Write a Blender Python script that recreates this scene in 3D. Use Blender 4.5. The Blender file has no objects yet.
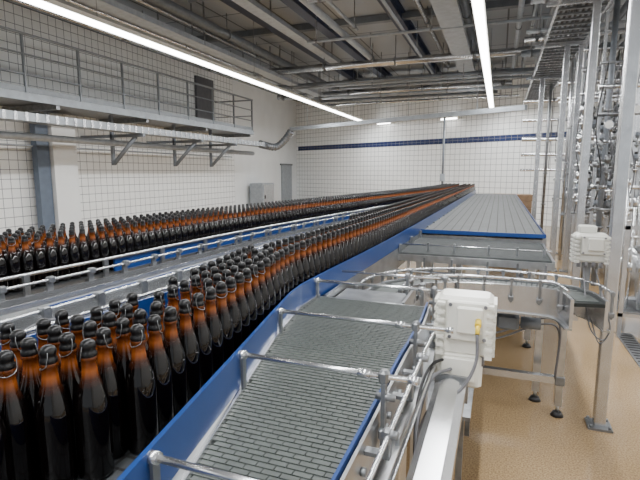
import bpy, math, random
from mathutils import Vector, Matrix, Euler
random.seed(7)
S=bpy.context.scene
COL=S.collection
H=1.75
# ---------------------------------------------------------------- materials
def nm(name):
    m=bpy.data.materials.new(name); m.use_nodes=True
    nt=m.node_tree; b=nt.nodes['Principled BSDF']
    return m,nt,b
def simple(name,col,rough=.5,metal=0.,noise=.0,nscale=8.,bump=0.,coat=0.,stretch=(1,1,1),spec=.5):
    m,nt,b=nm(name)
    b.inputs['Roughness'].default_value=rough
    b.inputs['Metallic'].default_value=metal
    b.inputs['Coat Weight'].default_value=coat
    b.inputs['Specular IOR Level'].default_value=spec
    tc=nt.nodes.new('ShaderNodeTexCoord'); mp=nt.nodes.new('ShaderNodeMapping')
    mp.inputs['Scale'].default_value=stretch
    nz=nt.nodes.new('ShaderNodeTexNoise'); nz.inputs['Scale'].default_value=nscale; nz.inputs['Detail'].default_value=4
    nt.links.new(tc.outputs['Object'],mp.inputs[0]); nt.links.new(mp.outputs[0],nz.inputs['Vector'])
    r=nt.nodes.new('ShaderNodeValToRGB')
    r.color_ramp.elements[0].position=.3; r.color_ramp.elements[1].position=.7
    r.color_ramp.elements[0].color=[c*(1-noise) for c in col]+[1]
    r.color_ramp.elements[1].color=[min(1,c*(1+noise)) for c in col]+[1]
    nt.links.new(nz.outputs['Fac'],r.inputs[0]); nt.links.new(r.outputs[0],b.inputs['Base Color'])
    if bump>0:
        bp=nt.nodes.new('ShaderNodeBump'); bp.inputs['Strength'].default_value=bump; bp.inputs['Distance'].default_value=.002
        nt.links.new(nz.outputs['Fac'],bp.inputs['Height']); nt.links.new(bp.outputs[0],b.inputs['Normal'])
    return m
def brick(name,c1,c2,mortar,bw,rh,ms,axes='xz',offset=0.,rough=.3,metal=0.,bump=.3,smooth=.1,spec=.5):
    m,nt,b=nm(name)
    tc=nt.nodes.new('ShaderNodeTexCoord'); sp=nt.nodes.new('ShaderNodeSeparateXYZ'); cb=nt.nodes.new('ShaderNodeCombineXYZ')
    nt.links.new(tc.outputs['Object'],sp.inputs[0])
    nt.links.new(sp.outputs['xyz'.index(axes[0])],cb.inputs[0]); nt.links.new(sp.outputs['xyz'.index(axes[1])],cb.inputs[1])
    bk=nt.nodes.new('ShaderNodeTexBrick'); bk.offset=offset; bk.squash=1
    bk.inputs['Scale'].default_value=1; bk.inputs['Color1'].default_value=(*c1,1); bk.inputs['Color2'].default_value=(*c2,1)
    bk.inputs['Mortar'].default_value=(*mortar,1); bk.inputs['Mortar Size'].default_value=ms
    bk.inputs['Mortar Smooth'].default_value=smooth
    bk.inputs['Brick Width'].default_value=bw; bk.inputs['Row Height'].default_value=rh
    nt.links.new(cb.outputs[0],bk.inputs['Vector']); nt.links.new(bk.outputs['Color'],b.inputs['Base Color'])
    b.inputs['Roughness'].default_value=rough; b.inputs['Metallic'].default_value=metal
    b.inputs['Specular IOR Level'].default_value=spec
    bp=nt.nodes.new('ShaderNodeBump'); bp.inputs['Strength'].default_value=bump; bp.inputs['Distance'].default_value=.003; bp.invert=True
    nt.links.new(bk.outputs['Fac'],bp.inputs['Height']); nt.links.new(bp.outputs[0],b.inputs['Normal'])
    return m
def emis(name,col,st):
    m,nt,b=nm(name)
    b.inputs['Base Color'].default_value=(*col,1)
    b.inputs['Emission Color'].default_value=(*col,1); b.inputs['Emission Strength'].default_value=st
    return m
M={}
M['tile']=brick('white_wall_tile',(.87,.885,.88),(.84,.855,.85),(.20,.215,.24),.2,.2,.0065,'xz',rough=.22)
M['bluetile']=brick('blue_wall_tile',(.008,.018,.075),(.012,.026,.10),(.2,.2,.22),.2,.1,.005,'xz',rough=.2)
M['wallpaint']=simple('white_painted_wall',(.76,.78,.785),.6,noise=.04,nscale=1.5)
M['ceil']=brick('grey_ceiling_panel',(.36,.39,.43),(.32,.35,.39),(.12,.13,.14),1.2,2.4,.02,'xy',rough=.8)
M['steel']=simple('brushed_stainless_steel',(.52,.53,.54),.28,.95,noise=.16,nscale=6,stretch=(3,1,3))
M['steel_d']=simple('dull_galvanised_steel',(.25,.26,.27),.42,.85,noise=.25,nscale=14)
M['steel_b']=simple('bright_satin_steel',(.62,.63,.645),.27,.94,noise=.08,nscale=10)
M['galv']=simple('light_grey_painted_steel',(.33,.36,.39),.5,.2,noise=.12,nscale=9)
M['rail']=simple('mid_grey_painted_steel',(.17,.19,.215),.5,.2,noise=.12,nscale=9)
M['railing']=simple('galvanised_grey_railing',(.24,.26,.28),.5,.3,noise=.12,nscale=9)
M['colblue']=simple('grey_blue_column_paint',(.10,.13,.18),.5,0,noise=.08)
M['blue']=simple('blue_plastic_guide',(.008,.042,.18),.32,0,noise=.1,nscale=6,coat=.2)
M['bluedark']=simple('dark_blue_paint',(.010,.020,.055),.5,0,noise=.1)
M['belt']=simple('grey_modular_plastic',(.085,.096,.090),.42,0,noise=.12,nscale=25,bump=.2)
M['slat']=simple('matte_dark_slat',(.055,.060,.060),.7,0,noise=.12,nscale=25,spec=.15)
M['beltbase']=simple('dark_belt_base',(.022,.025,.024),.6,0,noise=.15,nscale=25,spec=.2)
M['deck']=brick('grey_slat_chain',(.07,.075,.08),(.055,.06,.064),(.02,.02,.02),.085,.038,.004,'xy',rough=.45,metal=.2)
M['tabledeck']=brick('grey_table_chain',(.145,.15,.15),(.125,.13,.13),(.05,.05,.05),.085,.0508,.005,'xy',rough=.75,metal=0,bump=.2,spec=.12)
M['transdeck']=brick('grey_transfer_chain',(.045,.049,.048),(.036,.04,.04),(.012,.012,.012),.6,.05,.006,'xy',rough=.7,metal=0,spec=.15)
M['white']=simple('cream_white_plastic',(.77,.76,.69),.35,0,noise=.04,nscale=5)
M['beige']=simple('grey_beige_plastic',(.58,.575,.53),.4,0,noise=.04,nscale=5)
M['black']=simple('black_rubber',(.015,.015,.016),.45,0,noise=.2)
M['capm']=simple('black_closure',(.004,.004,.0045),.36,0,noise=.2,spec=.35)
M['wire']=simple('grey_cable',(.14,.14,.15),.5,0,noise=.1)
M['yellow']=simple('yellow_plug',(.7,.5,.03),.4,0,noise=.05)
M['wood']=simple('brown_cardboard',(.22,.14,.08),.7,0,noise=.2)
M['doorg']=simple('grey_door_paint',(.13,.13,.14),.5,.2,noise=.1)
M['lamp']=emis('lamp_diffuser',(1,1,.99),16)
M['dial']=simple('white_dial',(.8,.8,.78),.3,0,noise=.02)
# floor
m,nt,b=nm('tan_resin_floor'); M['floor']=m
tc=nt.nodes.new('ShaderNodeTexCoord')
n1=nt.nodes.new('ShaderNodeTexNoise'); n1.inputs['Scale'].default_value=100; n1.inputs['Detail'].default_value=5
n2=nt.nodes.new('ShaderNodeTexNoise'); n2.inputs['Scale'].default_value=1.0; n2.inputs['Detail'].default_value=4
r1=nt.nodes.new('ShaderNodeValToRGB'); r1.color_ramp.elements[0].color=(.25,.165,.085,1); r1.color_ramp.elements[1].color=(.46,.325,.18,1)
r1.color_ramp.elements[0].position=.34; r1.color_ramp.elements[1].position=.62
r2=nt.nodes.new('ShaderNodeValToRGB'); r2.color_ramp.elements[0].color=(.80,.78,.75,1); r2.color_ramp.elements[1].color=(1,1,1,1)
r2.color_ramp.elements[0].position=.32; r2.color_ramp.elements[1].position=.66
r3=nt.nodes.new('ShaderNodeValToRGB'); r3.color_ramp.elements[0].color=(.08,)*3+(1,); r3.color_ramp.elements[1].color=(.22,)*3+(1,)
r3.color_ramp.elements[0].position=.38; r3.color_ramp.elements[1].position=.60
mx=nt.nodes.new('ShaderNodeMixRGB'); mx.blend_type='MULTIPLY'; mx.inputs[0].default_value=1
for n in (n1,n2): nt.links.new(tc.outputs['Object'],n.inputs['Vector'])
nt.links.new(n1.outputs['Fac'],r1.inputs[0]); nt.links.new(n2.outputs['Fac'],r2.inputs[0]); nt.links.new(n2.outputs['Fac'],r3.inputs[0])
nt.links.new(r1.outputs[0],mx.inputs[1]); nt.links.new(r2.outputs[0],mx.inputs[2]); nt.links.new(mx.outputs[0],b.inputs['Base Color'])
nt.links.new(r3.outputs[0],b.inputs['Roughness'])
# bottle glass
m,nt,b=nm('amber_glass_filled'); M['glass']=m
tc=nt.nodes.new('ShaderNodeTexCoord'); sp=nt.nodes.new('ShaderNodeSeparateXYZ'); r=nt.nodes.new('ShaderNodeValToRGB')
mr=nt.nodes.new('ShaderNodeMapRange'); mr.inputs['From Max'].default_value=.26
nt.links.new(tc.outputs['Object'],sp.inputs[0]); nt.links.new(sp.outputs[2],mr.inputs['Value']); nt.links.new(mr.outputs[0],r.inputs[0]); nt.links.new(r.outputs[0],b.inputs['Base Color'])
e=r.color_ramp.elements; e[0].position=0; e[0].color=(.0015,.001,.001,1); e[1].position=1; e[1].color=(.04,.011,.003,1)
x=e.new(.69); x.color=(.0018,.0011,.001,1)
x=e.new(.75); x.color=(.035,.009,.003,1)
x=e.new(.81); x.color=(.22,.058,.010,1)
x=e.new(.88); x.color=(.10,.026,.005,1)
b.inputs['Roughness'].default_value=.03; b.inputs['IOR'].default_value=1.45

# ---------------------------------------------------------------- mesh builder
class MB:
    def __init__(s): s.v=[]; s.f=[]; s.sm=[]; s.st=[]
    def _add(s,vs,fs,smooth=False,mat=None):
        o=len(s.v); s.st.append((o,len(s.f)))
        for p in vs:
            p=Vector(p)
            if mat is not None: p=mat@p
            s.v.append(tuple(p))
        for i,f in enumerate(fs):
            s.f.append(tuple(o+k for k in f)); s.sm.append(smooth[i] if isinstance(smooth,list) else smooth)
        return s
    def box(s,c,d,rot=(0,0,0),bev=0):
        hx,hy,hz=d[0]/2,d[1]/2,d[2]/2
        mt=Matrix.Translation(c)@Euler(rot).to_matrix().to_4x4()
        if bev<=0:
            vs=[(sx*hx,sy*hy,sz*hz) for sz in(-1,1) for sy in(-1,1) for sx in(-1,1)]
            fs=[(0,2,3,1),(4,5,7,6),(0,1,5,4),(2,6,7,3),(0,4,6,2),(1,3,7,5)]
            return s._add(vs,fs,False,mt)
        def ring(z,ins):
            x=hx-ins;y=hy-ins;k=bev
            return [(x-k,-y,z),(x,-y+k,z),(x,y-k,z),(x-k,y,z),(-x+k,y,z),(-x,y-k,z),(-x,-y+k,z),(-x+k,-y,z)]
        vs=ring(-hz,bev)+ring(-hz+bev,0)+ring(hz-bev,0)+ring(hz,bev)
        fs=[]
        for a in range(3):
            for i in range(8):
                j=(i+1)%8; fs.append((a*8+i,a*8+j,a*8+8+j,a*8+8+i))
        fs.append(tuple(reversed(range(8)))); fs.append(tuple(range(24,32)))
        return s._add(vs,fs,False,mt)
    def cyl(s,a,b,r,n=14,r2=None):
        a=Vector(a);b=Vector(b); r2=r if r2 is None else r2
        d=(b-a); L=d.length
        q=d.to_track_quat('Z','Y').to_matrix().to_4x4(); mt=Matrix.Translation(a)@q
        vs=[(math.cos(2*math.pi*i/n)*r,math.sin(2*math.pi*i/n)*r,0) for i in range(n)]+[(math.cos(2*math.pi*i/n)*r2,math.sin(2*math.pi*i/n)*r2,L) for i in range(n)]
        fs=[(i,(i+1)%n,n+(i+1)%n,n+i) for i in range(n)]; sm=[True]*n
        fs+= [tuple(reversed(range(n))),tuple(range(n,2*n))]; sm+=[False,False]
        return s._add(vs,fs,sm,mt)
    def tube(s,pts,r,n=8):
        pts=[Vector(p) for p in pts]; vs=[];N=len(pts)
        up=Vector((0,0,1)); prev=None
        for i,p in enumerate(pts):
            d=(pts[min(i+1,N-1)]-pts[max(i-1,0)]).normalized()
            if prev is None:
                u=up if abs(d.z)<.9 else Vector((1,0,0))
                x=d.cross(u).normalized()
            else:
                x=(prev-d*prev.dot(d)).normalized()
            prev=x; y=d.cross(x)
            for k in range(n):
                a=2*math.pi*k/n; vs.append(p+(x*math.cos(a)+y*math.sin(a))*r)
        fs=[];sm=[]
        for i in range(N-1):
            for k in range(n):
                k2=(k+1)%n; fs.append((i*n+k,i*n+k2,(i+1)*n+k2,(i+1)*n+k)); sm.append(True)
        fs+=[tuple(reversed(range(n))),tuple(range((N-1)*n,N*n))]; sm+=[False,False]
        return s._add(vs,fs,sm)
    def strip(s,pts,o0,o1,z0,z1):
        pts=[Vector(p) for p in pts]; N=len(pts); vs=[]
        for i,p in enumerate(pts):
            d=(pts[min(i+1,N-1)]-pts[max(i-1,0)]); d.z=0; d.normalize(); rr=Vector((d.y,-d.x,0))
            for (o,z) in((o0,z0),(o1,z0),(o1,z1),(o0,z1)): vs.append(p+rr*o+Vector((0,0,z)))
        fs=[]
        for i in range(N-1):
            for k in range(4):
                k2=(k+1)%4; fs.append((i*4+k,(i+1)*4+k,(i+1)*4+k2,i*4+k2))
        fs+=[(0,1,2,3),tuple(reversed(range((N-1)*4,N*4)))]
        return s._add(vs,fs,False)
    def lathe(s,prof,c=(0,0,0),n=20,smooth=True):
        vs=[];fs=[]
        for (r,z) in prof:
            for k in range(n):
                a=2*math.pi*k/n; vs.append((c[0]+r*math.cos(a),c[1]+r*math.sin(a),c[2]+z))
        for i in range(len(prof)-1):
            for k in range(n):
                k2=(k+1)%n; fs.append((i*n+k,i*n+k2,(i+1)*n+k2,(i+1)*n+k))
        sm=[smooth]*len(fs)
        fs.append(tuple(reversed(range(n)))); fs.append(tuple(range((len(prof)-1)*n,len(prof)*n))); sm+=[False,False]
        return s._add(vs,fs,sm)
    def mesh(s,name,mat):
        me=bpy.data.meshes.new(name); me.from_pydata(s.v,[],s.f)
        for p,k in zip(me.polygons,s.sm): p.use_smooth=k
        me.materials.append(mat); me.update(); return me
    def obj(s,name,mat,parent=None,**kw):
        o=bpy.data.objects.new(name,s.mesh(name,M[mat] if isinstance(mat,str) else mat)); COL.objects.link(o)
        if parent is not None:
            o.parent=parent; o.matrix_parent_inverse=Matrix.Translation(-parent.location)
        for k,v in kw.items(): o[k]=v
        return o
    def split(s,name,mat,parent,k=1):
        st=s.st+[(len(s.v),len(s.f))]
        for i in range(0,len(s.st),k):
            a=st[i]; b_=st[min(i+k,len(s.st))]
            q=MB(); q.v=s.v[a[0]:b_[0]]; q.f=[tuple(j-a[0] for j in f) for f in s.f[a[1]:b_[1]]]; q.sm=s.sm[a[1]:b_[1]]
            q.obj(name,mat,parent)
def thing(name,label,cat,loc=(0,0,0),group=None):
    e=bpy.data.objects.new(name,None); e.location=loc; e.empty_display_size=.1; COL.objects.link(e)
    e['label']=label; e['category']=cat
    if group: e['group']=group
    return e
def smooth_path(pts,n=8):
    pts=[Vector(p) for p in pts]; out=[]
    P=[pts[0]*2-pts[1]]+pts+[pts[-1]*2-pts[-2]]
    for i in range(1,len(P)-2):
        p0,p1,p2,p3=P[i-1],P[i],P[i+1],P[i+2]
        for k in range(n):
            t=k/n
            out.append(.5*((2*p1)+(p2-p0)*t+(2*p0-5*p1+4*p2-p3)*t*t+(3*p1-p0-3*p2+p3)*t**3))
    out.append(pts[-1]); return out
def offs(pts,o,dz=0):
    out=[];N=len(pts)
    for i,p in enumerate(pts):
        d=(pts[min(i+1,N-1)]-pts[max(i-1,0)]).copy(); d.z=0; d.normalize()
        out.append(p+Vector((d.y,-d.x,0))*o+Vector((0,0,dz)))
    return out
def resample(pts,step):
    out=[pts[0].copy()]; acc=0; need=step
    for i in range(len(pts)-1):
        a,b=pts[i],pts[i+1]; L=(b-a).length
        while acc+L>=need:
            out.append(a.lerp(b,(need-acc)/L)); need+=step
        acc+=L
    return out
# ---------------------------------------------------------------- room
def struct(o): o['kind']='structure'; return o
CZ=5.2
struct(MB().box((-2,9,-.05),(18,36,.1)).obj('floor','floor'))
struct(MB().box((-2,9,CZ+.05),(18,36,.1)).obj('ceiling','ceil'))
def wall(name,p0,p1,z0,z1,mat,th=.15):
    p0=Vector(p0);p1=Vector(p1); L=(p1-p0).length; ang=math.atan2(p1.y-p0.y,p1.x-p0.x)
    o=MB().box((L/2,th/2,(z0+z1)/2),(L,th,z1-z0)).obj(name,mat)
    o.location=(p0.x,p0.y,0); o.rotation_euler=(0,0,ang); return struct(o)
WX=-9.6
wall('wall_left',(WX,-6),(WX,16),0,CZ,'tile')
wall('wall_side',(WX,16),(WX,22),0,CZ,'wallpaint')
B0=Vector((WX,22)); B1=Vector((7,22-.457*16.6))
wall('wall_back',B0,B1,0,CZ,'tile')
wall('wall_right',(6.5,15.2),(6.5,-6),0,CZ,'tile')
bd=(B1-B0).normalized(); bn=Vector((bd.y,-bd.x))
if bn.y>0: bn=-bn
def onback(s,off=0): return B0+bd*s+bn*off
ang=math.atan2(bd.y,bd.x)
o=MB().box((8.5,0,2.9),(16.9,.02,.2)).obj('trim_1','bluetile'); o.location=(*onback(.1,.012),0); o.rotation_euler=(0,0,ang); struct(o)
o=MB().box((WX+.2,8.05,1.5),(.4,.62,3.0)).obj('trim_2','wallpaint'); struct(o)
o=MB().box((WX+.24,7.56,1.5),(.16,.30,3.0)).obj('trim_3','colblue'); struct(o)
d=MB().box((WX+.05,14.1,4.0),(.08,1.0,1.8)).obj('door_1','doorg'); struct(d)
d=MB().box((WX+.04,20.7,1.03),(.06,1.1,2.06)).obj('door_2','galv'); struct(d)
o=MB().box((WX+.03,20.7,2.1),(.08,1.3,.08)).obj('trim_4','steel_d'); struct(o)
# ---------------------------------------------------------------- lights
def light_line(x,y0,y1,z=3.8):
    L=y1-y0
    e=thing('linear_ceiling_light','long white fluorescent strip light hung on thin rods','ceiling light',(x,(y0+y1)/2,z),'strip lights')
    MB().box((x,(y0+y1)/2,z+.05),(.15,L,.06)).obj('housing','white',e)
    MB().box((x,(y0+y1)/2,z),(.12,L-.05,.045)).obj('diffuser','lamp',e)
    rods=MB(); n=int(L/4)
    for i in range(n+1):
        y=y0+.3+i*(L-.6)/n; rods.cyl((x,y,z+.08),(x,y,CZ),.006,6)
    rods.split('suspension_rod','steel_d',e)
    n=4
    for i in range(n):
        ld=bpy.data.lights.new('strip_lamp','AREA'); ld.shape='RECTANGLE'; ld.size=.12; ld.size_y=L/n*.96; ld.energy=155*L/n/5; ld.color=(.98,.99,1)
        lo=bpy.data.objects.new('strip_lamp',ld); lo.location=(x,y0+(i+.5)*L/n,z-.04); COL.objects.link(lo)
        lo.parent=e; lo.matrix_parent_inverse=Matrix.Translation(-e.location)
light_line(-5.4,-4,19.4)
light_line(-.36,-4,17.1)
light_line(4.6,-4,14.0,4.2)  # extra lamp row out of view on the right, added as broad fill light
for s_,z_ in((5.6,3.75),(8.6,3.7)):
    p=onback(s_,.12); e=thing('wall_light','small white fluorescent light mounted on the tiled wall','wall light',(p.x,p.y,z_),'small wall lights')
    MB().box((p.x,p.y,z_),(.7,.10,.07),(0,0,ang)).obj('housing','white',e)
    q=onback(s_,.2); MB().box((q.x,q.y,z_-.02),(.62,.06,.05),(0,0,ang)).obj('diffuser','lamp',e)
w=bpy.data.worlds.new('world'); S.world=w; w.use_nodes=True
w.node_tree.nodes['Background'].inputs[0].default_value=(.87,.94,1,1); w.node_tree.nodes['Background'].inputs[1].default_value=.85
# ---------------------------------------------------------------- camera
cd=bpy.data.cameras.new('camera'); cd.lens=470/640*36; cd.sensor_width=36; cd.clip_start=.02
cam=bpy.data.objects.new('camera',cd); COL.objects.link(cam); S.camera=cam
TH=math.atan(68/470); PH=math.atan(180*math.cos(TH)/470)
cam.location=(0,0,H); cam.rotation_euler=(math.pi/2-TH,0,PH)
def proj(p):
    x,y,z=p; f=y*math.cos(PH)-x*math.sin(PH); r=x*math.cos(PH)+y*math.sin(PH); dz=z-H
    dep=f*math.cos(TH)-dz*math.sin(TH); up=f*math.sin(TH)+dz*math.cos(TH)
    if dep<.05: return (-9999,0,dep)
    return (320+470*r/dep,240-470*up/dep,dep)
# ---------------------------------------------------------------- bottle conveyors
ZD=1.18
railA=smooth_path([(-.45,.1,ZD),(-.53,.49,ZD),(-.63,1.0,ZD),(-.725,1.48,ZD),(-.768,1.74,ZD),(-.768,2.05,ZD),(-.715,3.6,ZD),(-.655,8,ZD),(-.59,13.4,ZD)])
frontA=smooth_path([(-.665,.72,ZD),(-.685,.85,ZD),(-.712,1.1,ZD),(-.768,1.5,ZD),(-.806,1.75,ZD),(-.806,2.05,ZD),(-.752,3.6,ZD),(-.69,8,ZD),(-.625,13.4,ZD)])
leftA=smooth_path([(-1.20,-.1,ZD),(-1.19,.55,ZD),(-1.15,1.1,ZD),(-1.10,1.8,ZD),(-1.04,2.7,ZD),(-1.01,4.0,ZD),(-.94,8,ZD),(-.87,13.4,ZD)])
railB=smooth_path([(-2.5,-.2,ZD),(-2.2,.9,ZD),(-2.08,1.9,ZD),(-1.96,3.7,ZD),(-1.5,7,ZD),(-1.08,10.3,ZD),(-.98,13.4,ZD)])
def deck_between(mb,a,b,z):
    n=60
    def at(p,t):
        k=t*(len(p)-1); i=min(int(k),len(p)-2); return p[i].lerp(p[i+1],k-i)
    vs=[]
    for i in range(n+1):
        t=i/n
        for q in (at(a,t),at(b,t)):
            vs.append((q.x,q.y,z)); vs.append((q.x,q.y,z-.03))
    fs=[]
    for i in range(n):
        o=i*4; fs.append((o,o+4,o+6,o+2)); fs.append((o+1,o+3,o+7,o+5)); fs.append((o,o+1,o+5,o+4)); fs.append((o+2,o+6,o+7,o+3))
    mb._add(vs,fs,False)
def legs(e,pts,z0=0,z1=1.1,sec=.05,name='leg'):
    for (x,y) in pts:
        m=MB(); m.box((x,y,(z0+z1)/2+.04),(sec,sec,z1-z0-.08)); m.cyl((x,y,z0+.02),(x,y,z0+.1),.012,8)
        m.obj(name,'steel',e)
        MB().cyl((x,y,z0),(x,y,z0+.03),.045,14,.03).obj('foot_pad','black',e)
# lane A
cA=thing('bottle_conveyor','stainless bottle conveyor with tall blue side guides','conveyor',(-.9,3,0))
mb=MB(); deck_between(mb,leftA,railA,ZD); mb.obj('chain_belt','deck',cA)
mb=MB(); mb.strip(railA,.0,.010,-.01,.095); mb.obj('side_guide','blue',cA)
mb=MB(); mb.strip(leftA,-.012,0,-.01,.13); mb.obj('side_guide','blue',cA)
mb=MB(); mb.strip(railA,0.0,.008,-.17,-.012); mb.obj('side_plate','steel',cA)
mb=MB(); mb.strip(leftA,-.02,0,-.17,-.012); mb.obj('side_plate','steel',cA)
mb=MB(); mb.tube(offs(leftA,-.03,.135),.006); mb.obj('guide_tube','steel_b',cA)
mb=MB()
for p in resample(offs(leftA,-.03,.0),.4)[:20]: mb.cyl(p+Vector((0,0,-.1)),p+Vector((0,0,.135)),.006,8)
mb.split('tube_bracket','steel_d',cA)
mb=MB()
for p in resample(offs(railA,.022,.0)[48:],.45): mb.box(p+Vector((0,0,-.05)),(.02,.035,.13))
mb.split('guide_bracket','steel_d',cA)
legs(cA,[(-1.15,1.0),(-1.04,2.6),(-.99,4.6),(-.94,7.5),(-.74,2.5),(-.7,4.6),(-.66,7.5),(-.62,10.5)],0,1.02)
# lane B
leftB=offs(railB,-.40)
cB=thing('bottle_conveyor','stainless conveyor with blue strip carrying rows of filled bottles','conveyor',(-2.1,3,0))
mb=MB(); deck_between(mb,leftB,railB,ZD); mb.obj('chain_belt','deck',cB)
nb=len(railB)
mb=MB(); mb.strip(railB[int(nb*.36):],0,.012,.0,.07); mb.obj('side_guide','blue',cB)
mb=MB(); mb.strip(railB,0,.02,-.15,-.0); mb.obj('side_plate','steel',cB)
mb=MB(); mb.strip(leftB,-.02,0,-.15,.0); mb.obj('side_plate','steel',cB)
mb=MB(); mb.tube(offs(railB,.02,.085),.010); mb.tube(offs(leftB,-.02,.09),.01); mb.split('guide_tube','steel_b',cB)
mb=MB()
for p in resample(offs(railB,.035,.0),.45): mb.box(p+Vector((0,0,-.01)),(.014,.03,.19))
mb.split('tube_bracket','steel_d',cB)
legs(cB,[(-2.2,1.0),(-2.0,3.0),(-1.75,5),(-1.4,8),(-2.58,1.0),(-2.38,3.0),(-2.13,5),(-1.78,8)],0,1.03)
# middle empty conveyors
def channel(path,hw,depth,label,right=.075,tubes=(1,)):
    c=thing('empty_conveyor',label,'conveyor',tuple(path[len(path)//2]))
    MB().strip(path,-hw,hw,-.05,-.03).obj('chain_belt','deck',c)
    MB().strip(path,-hw-.012,-hw,-depth,.045).obj('side_plate','steel_b',c)
    MB().strip(path,hw,hw+.012,-depth,.045).obj('side_plate','steel_b',c)
    ln=[];fs=[];rp=offs(path,hw+.012,.020); rq=offs(path,hw+.012+right,-.10)
    for a_,b_ in zip(rp,rq): ln+=[a_,b_]
    for i in range(len(rp)-1): fs.append((i*2,i*2+1,i*2+3,i*2+2))
    q=MB(); q._add(ln,fs,False); q.obj('cover_sheet','steel',c)
    MB().strip(path,hw+.012+right-.004,hw+.012+right,-.19,-.10).obj('side_flange','steel_b',c)
    m=MB()
    for s in tubes: m.tube(offs(path,s*(hw+.01),.095),.007)
    m.split('guide_tube','steel_b',c)
    for s in tubes:
        for p in resample(offs(path,s*(hw+.022),.0),.22)[:28]:
            b_=MB(); b_.box(p+Vector((0,0,.02)),(.012,.030,.17)); b_.box(p+Vector((-s*.01,0,.095)),(.030,.032,.030),bev=.004); b_.box(p+Vector((s*.022,0,.004)),(.036,.05,.022)); b_.cyl(p+Vector((s*.008,0,.04)),p+Vector((s*.03,0,.04)),.010,8); b_.obj('rail_bracket','steel_d',c)
    m=MB()
    for k_ in(.35,.8):
        for p in resample(offs(path,hw+.012+right*k_,.020-.12*k_),.11)[:40]:
            m.cyl(p-Vector((0,0,.004)),p+Vector((.004,0,.012)),.010,6)
    m.split('bolt','steel_d',c)
    # cross struts bridging the channel
    for p in resample(path,.37)[:14]:
        MB().box(p+Vector((0,0,-.012)),(hw*2,.02,.012)).obj('cross_strut','steel_b',c)
    return c
mid=smooth_path([(-1.60,-.2,ZD+.01),(-1.52,.9,ZD+.01),(-1.46,1.9,ZD+.01),(-1.39,3.7,ZD-.0),(-1.22,6.2,ZD),(-1.1,8.2,ZD)])
cM=channel(mid,.075,.16,'empty stainless chain conveyor with broad side sheets and bolts',.17,(1,))
legs(cM,[(-1.60,.9),(-1.36,.9),(-1.50,3.2),(-1.28,3.2),(-1.25,6.2)],0,1.0)
mid2=smooth_path([(-2.08,-.2,ZD-.02),(-1.94,.9,ZD-.02),(-1.84,1.9,ZD-.02),(-1.74,3.7,ZD-.02),(-1.42,6.2,ZD-.02)])
cN=channel(mid2,.05,.12,'narrow empty stainless return conveyor with bolted side sheets',.15,(-1,))
legs(cN,[(-1.96,1.1),(-1.76,3.4)],0,1.0)
bg=thing('blue_guide_rail','long blue plastic guide rail on steel brackets','guide rail',(-1.65,2,1.2))
gp=smooth_path([(-1.69,1.3,ZD-.02),(-1.63,2.2,ZD-.02),(-1.57,3.4,ZD-.02),(-1.38,5.8,ZD)])
MB().strip(gp,0,.012,.0,.055).obj('guide_strip','blue',bg)
q=MB()
for p in resample(gp,.5): q.box(p+Vector((.0,0,-.08)),(.012,.03,.16))
q.split('bracket','steel_d',bg)
for pts_ in ([(-1.48,.82,1.3),(-1.40,.88,1.28),(-1.34,.95,1.2),(-1.30,1.05,1.16),(-1.27,1.2,1.18)],[(-1.56,.95,1.27),(-1.46,1.0,1.22),(-1.38,1.1,1.26),(-1.33,1.3,1.2),(-1.28,1.5,1.15)],[(-1.95,.9,1.25),(-1.8,.95,1.2),(-1.7,1.1,1.22),(-1.66,1.3,1.12)]):
    hz=thing('hanging_cable','grey cable looped beside the conveyor frame','cable',pts_[2])
    MB().tube(smooth_path(pts_),.006).obj('cable','wire',hz)

# ---------------------------------------------------------------- bottles
K=.90
prof=[(r*K,z) for r,z in [(.027,0),(.0325,.003),(.0345,.010),(.0345,.132),(.0332,.147),(.0290,.165),(.0222,.183),(.0172,.197),(.0150,.212),(.0142,.228),(.0162,.230),(.0162,.236),(.0146,.238)]]
capp=[(.0125,.234),(.0145,.235),(.0148,.243),(.0128,.2455),(.0122,.250),(.0136,.253),(.0138,.258),(.0115,.2635),(.0070,.2670),(.003,.268)]
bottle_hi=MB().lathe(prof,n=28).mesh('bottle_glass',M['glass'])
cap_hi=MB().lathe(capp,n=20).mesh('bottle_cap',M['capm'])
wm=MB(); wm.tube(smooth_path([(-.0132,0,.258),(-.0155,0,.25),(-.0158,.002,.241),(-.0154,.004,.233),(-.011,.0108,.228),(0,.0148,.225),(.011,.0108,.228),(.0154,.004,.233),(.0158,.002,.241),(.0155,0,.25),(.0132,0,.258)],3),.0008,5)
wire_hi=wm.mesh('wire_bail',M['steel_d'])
def twomat(name,n,pts=None,pf=prof,cp=capp):
    me=bpy.data.meshes.new(name); a=MB(); fm=[]
    for p in (pts or [(0,0,0)]):
        k=len(a.f); a.lathe(pf,p,n); fm+=[0]*(len(a.f)-k); k=len(a.f); a.lathe(cp,p,n); fm+=[1]*(len(a.f)-k)
    me.from_pydata(a.v,[],a.f); me.materials.append(M['glass']); me.materials.append(M['capm'])
    for q,sm,mi in zip(me.polygons,a.sm,fm): q.use_smooth=sm; q.material_index=mi
    return me
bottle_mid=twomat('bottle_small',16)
pos=[]; grid={}
def free(q,d=.0622):
    gx,gy=int(q.x//.1),int(q.y//.1)
    for i in(-1,0,1):
        for j in(-1,0,1):
            for p in grid.get((gx+i,gy+j),()):
                if (p.x-q.x)**2+(p.y-q.y)**2<d*d: return False
    grid.setdefault((gx,gy),[]).append(q); return True
def put(q,r_,isA):
    u,v,dp=proj((q.x,q.y,ZD+.2))
    if dp<.3 or u<-45 or u>700 or v>620: return
    pos.append((dp,q,r_,isA))
PITCH=.0636; RS=.0548
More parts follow.
